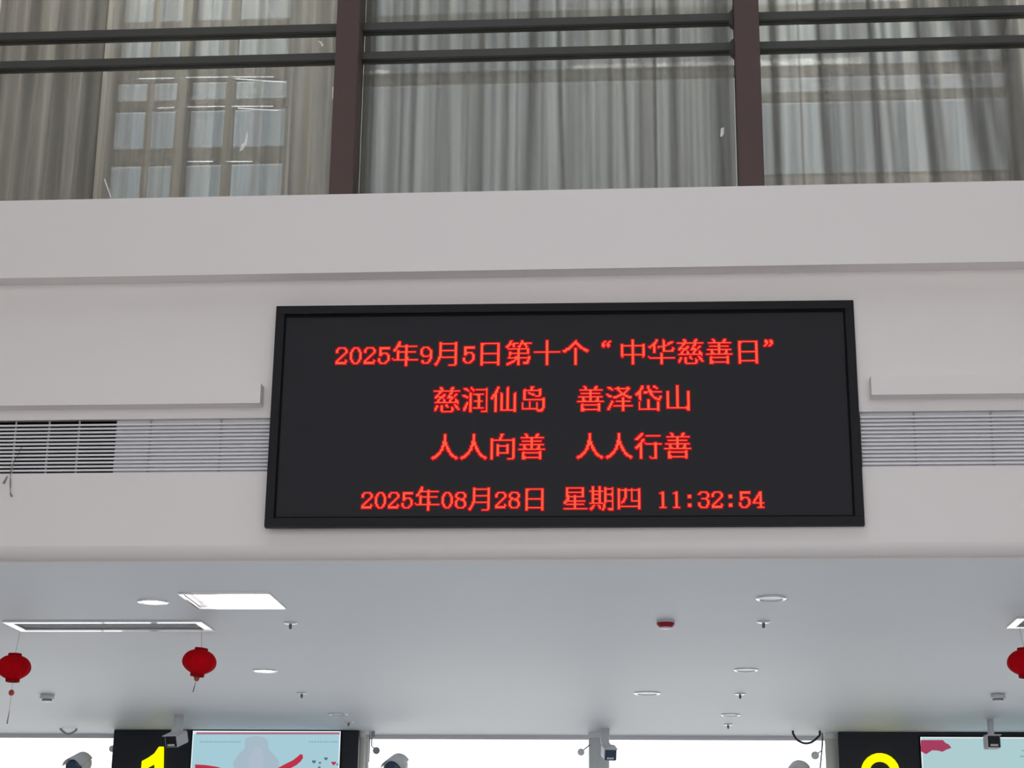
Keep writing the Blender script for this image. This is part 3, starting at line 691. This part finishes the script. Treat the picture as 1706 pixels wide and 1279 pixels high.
def hooded(px, py, Y, label):
    p = at(px, py, Y)
    g = thing('hooded_camera', label, 'camera', (p.x, p.y, 0), 'hooded cameras on poles')
    R_ = Matrix.Translation((0, 0, p.z)) @ Matrix.Rotation(-.30, 4, 'Z') @ Matrix.Rotation(.42, 4, 'X') @ Matrix.Rotation(PI/2, 4, 'X')
    obj('body', lathe([(.001, -.10), (.080, -.10), (.100, -.05), (.102, .10), (.001, .10)], 28, M=R_), M_camw, g, True)
    obj('front_glass', lathe([(.001, .101), (.092, .101), (.088, .115), (.001, .118)], 28, M=R_), M_lensb, g, True)
    bm = bmesh.new(); n = 12; a_, b_ = [], []
    for i in range(n+1):
        t_ = math.radians(20+140*i/n)
        for lst, zz, rr in ((a_, -.08, .108), (b_, .14, .112)):
            lst.append((R_ @ Vector((rr*math.cos(t_), rr*math.sin(t_), zz)), R_ @ Vector(((rr+.006)*math.cos(t_), (rr+.006)*math.sin(t_), zz))))
    A = [(bm.verts.new(i_), bm.verts.new(o_)) for i_, o_ in a_]; Bv = [(bm.verts.new(i_), bm.verts.new(o_)) for i_, o_ in b_]
    for i in range(n):
        bm.faces.new((A[i][1], A[i+1][1], Bv[i+1][1], Bv[i][1])); bm.faces.new((A[i][0], Bv[i][0], Bv[i+1][0], A[i+1][0]))
        bm.faces.new((Bv[i][0], Bv[i][1], Bv[i+1][1], Bv[i+1][0])); bm.faces.new((A[i][0], A[i+1][0], A[i+1][1], A[i][1]))
    bm.faces.new((A[0][0], A[0][1], Bv[0][1], Bv[0][0])); bm.faces.new((A[-1][1], A[-1][0], Bv[-1][0], Bv[-1][1]))
    bmesh.ops.recalc_face_normals(bm, faces=bm.faces)
    obj('hood', bm, M_camw, g, True)
    obj('pole', tube([(.09, .10, 0), (.09, .10, p.z-.10), (.04, .06, p.z-.03)], .013, 10), M_camw, g)
hooded(133, 1274, 17.8, 'hooded camera on a pole in the far left window')
hooded(661, 1277, 17.8, 'hooded camera on a pole just right of the 1 board')
hooded(1330, 1289, 17.8, 'hooded camera on a pole left of the 2 board, only its hood top showing')

# ------------------------------------------------------------ small things by the rear glazing
def disc(px, py, r, root, m, label, root2=None):
    Y = 18.30; p = at(px, py, Y); q = at(root[0], root[1], Y)
    g = thing('glazing_disc', label, 'fitting', (p.x, Y, p.z))
    R_ = Matrix.Rotation(PI/2, 4, 'X')
    obj('disc', lathe([(.001, -.006), (r, -.006), (r, .006), (.001, .006)], 28, M=R_), m, g)
    pts = [(0, 0, 0), (q.x-p.x, 0, q.z-p.z)]
    if root2: s = at(root2[0], root2[1], Y); pts.append((s.x-p.x, 0, s.z-p.z))
    obj('arm', tube(pts, .006, 8), M_grey, g)
disc(627, 1250, .036, (619, 1242), M_disc, 'small grey green disc hanging right of the 1 board', (619.5, 1221))
disc(968, 1252.5, .036, (983, 1240), M_camw, 'small grey disc on an arm left of the middle column')
disc(1358, 1258, .040, (1369, 1250), M_camw, 'small pale disc on an arm left of the 2 board', (1370, 1228))
disc(187, 1247, .034, (192, 1240), M_camw, 'small grey disc half hidden by the left edge of the 1 board')
a = at(616, 1231, 18.28); b = at(616, 1269, 18.28)
g = thing('hanging_rod', 'thin grey rod hanging from the ceiling beside the slim white column', 'rod', (a.x, 18.28, ZC))
obj('rod', tube([(0, 0, -.001), (0, 0, a.z-ZC), (0, 0, b.z-ZC)], [.004, .006, .004], 8), M_grey, g)
obj('clamp', B((.015, .05, -.02, .02, -.06, -.001)), M_grille, g)
a = at(1370, 1238, 18.30); b = at(1366, 1279, 18.30); c = at(1366, 1300, 18.30)
g = thing('window_chain', 'thin grey chain hanging left of the 2 board', 'chain', (a.x, 18.27, ZC))
obj('strand', tube([(0, 0, -.001), (0, 0, a.z-ZC), (b.x-a.x, 0, b.z-ZC), (c.x-a.x, 0, c.z-ZC)], .007, 8), M_grey, g)

def loop(pts, r, label, m):
    Y = 18.1; n = len(pts)
    P = [at(x, y, Y) for x, y in pts]
    P[0] = at(pts[0][0], pts[0][1], Y)
    Q = []
    for i in range(n-1):
        p0, p1, p2, p3 = P[max(0, i-1)], P[i], P[i+1], P[min(n-1, i+2)]
        for k in range(6):
            t_ = k/6; Q.append(.5*((2*p1)+(p2-p0)*t_+(2*p0-5*p1+4*p2-p3)*t_*t_+(3*p1-p0-3*p2+p3)*t_**3))
    Q.append(P[-1])
    z0 = ZC-.001
    Q = [Vector((Q[0].x, Y, z0))]+[q for q in Q if q.z < z0-.002]+[Vector((Q[-1].x, Y, z0))]
    tag(obj('cable_loop', tube(Q, r, 8), m, smooth=True), label, 'cable')
loop([(1321, 1221), (1327, 1231), (1336, 1236.5), (1344, 1238), (1353, 1235.5), (1360, 1230), (1366, 1224)], .011, 'black cable loop drooping from the ceiling left of the 2 board', M_black)
loop([(101, 1214), (106, 1219), (112, 1222), (119, 1221), (127, 1216)], .011, 'short dark cable loop drooping from the ceiling at far left', M_grille)
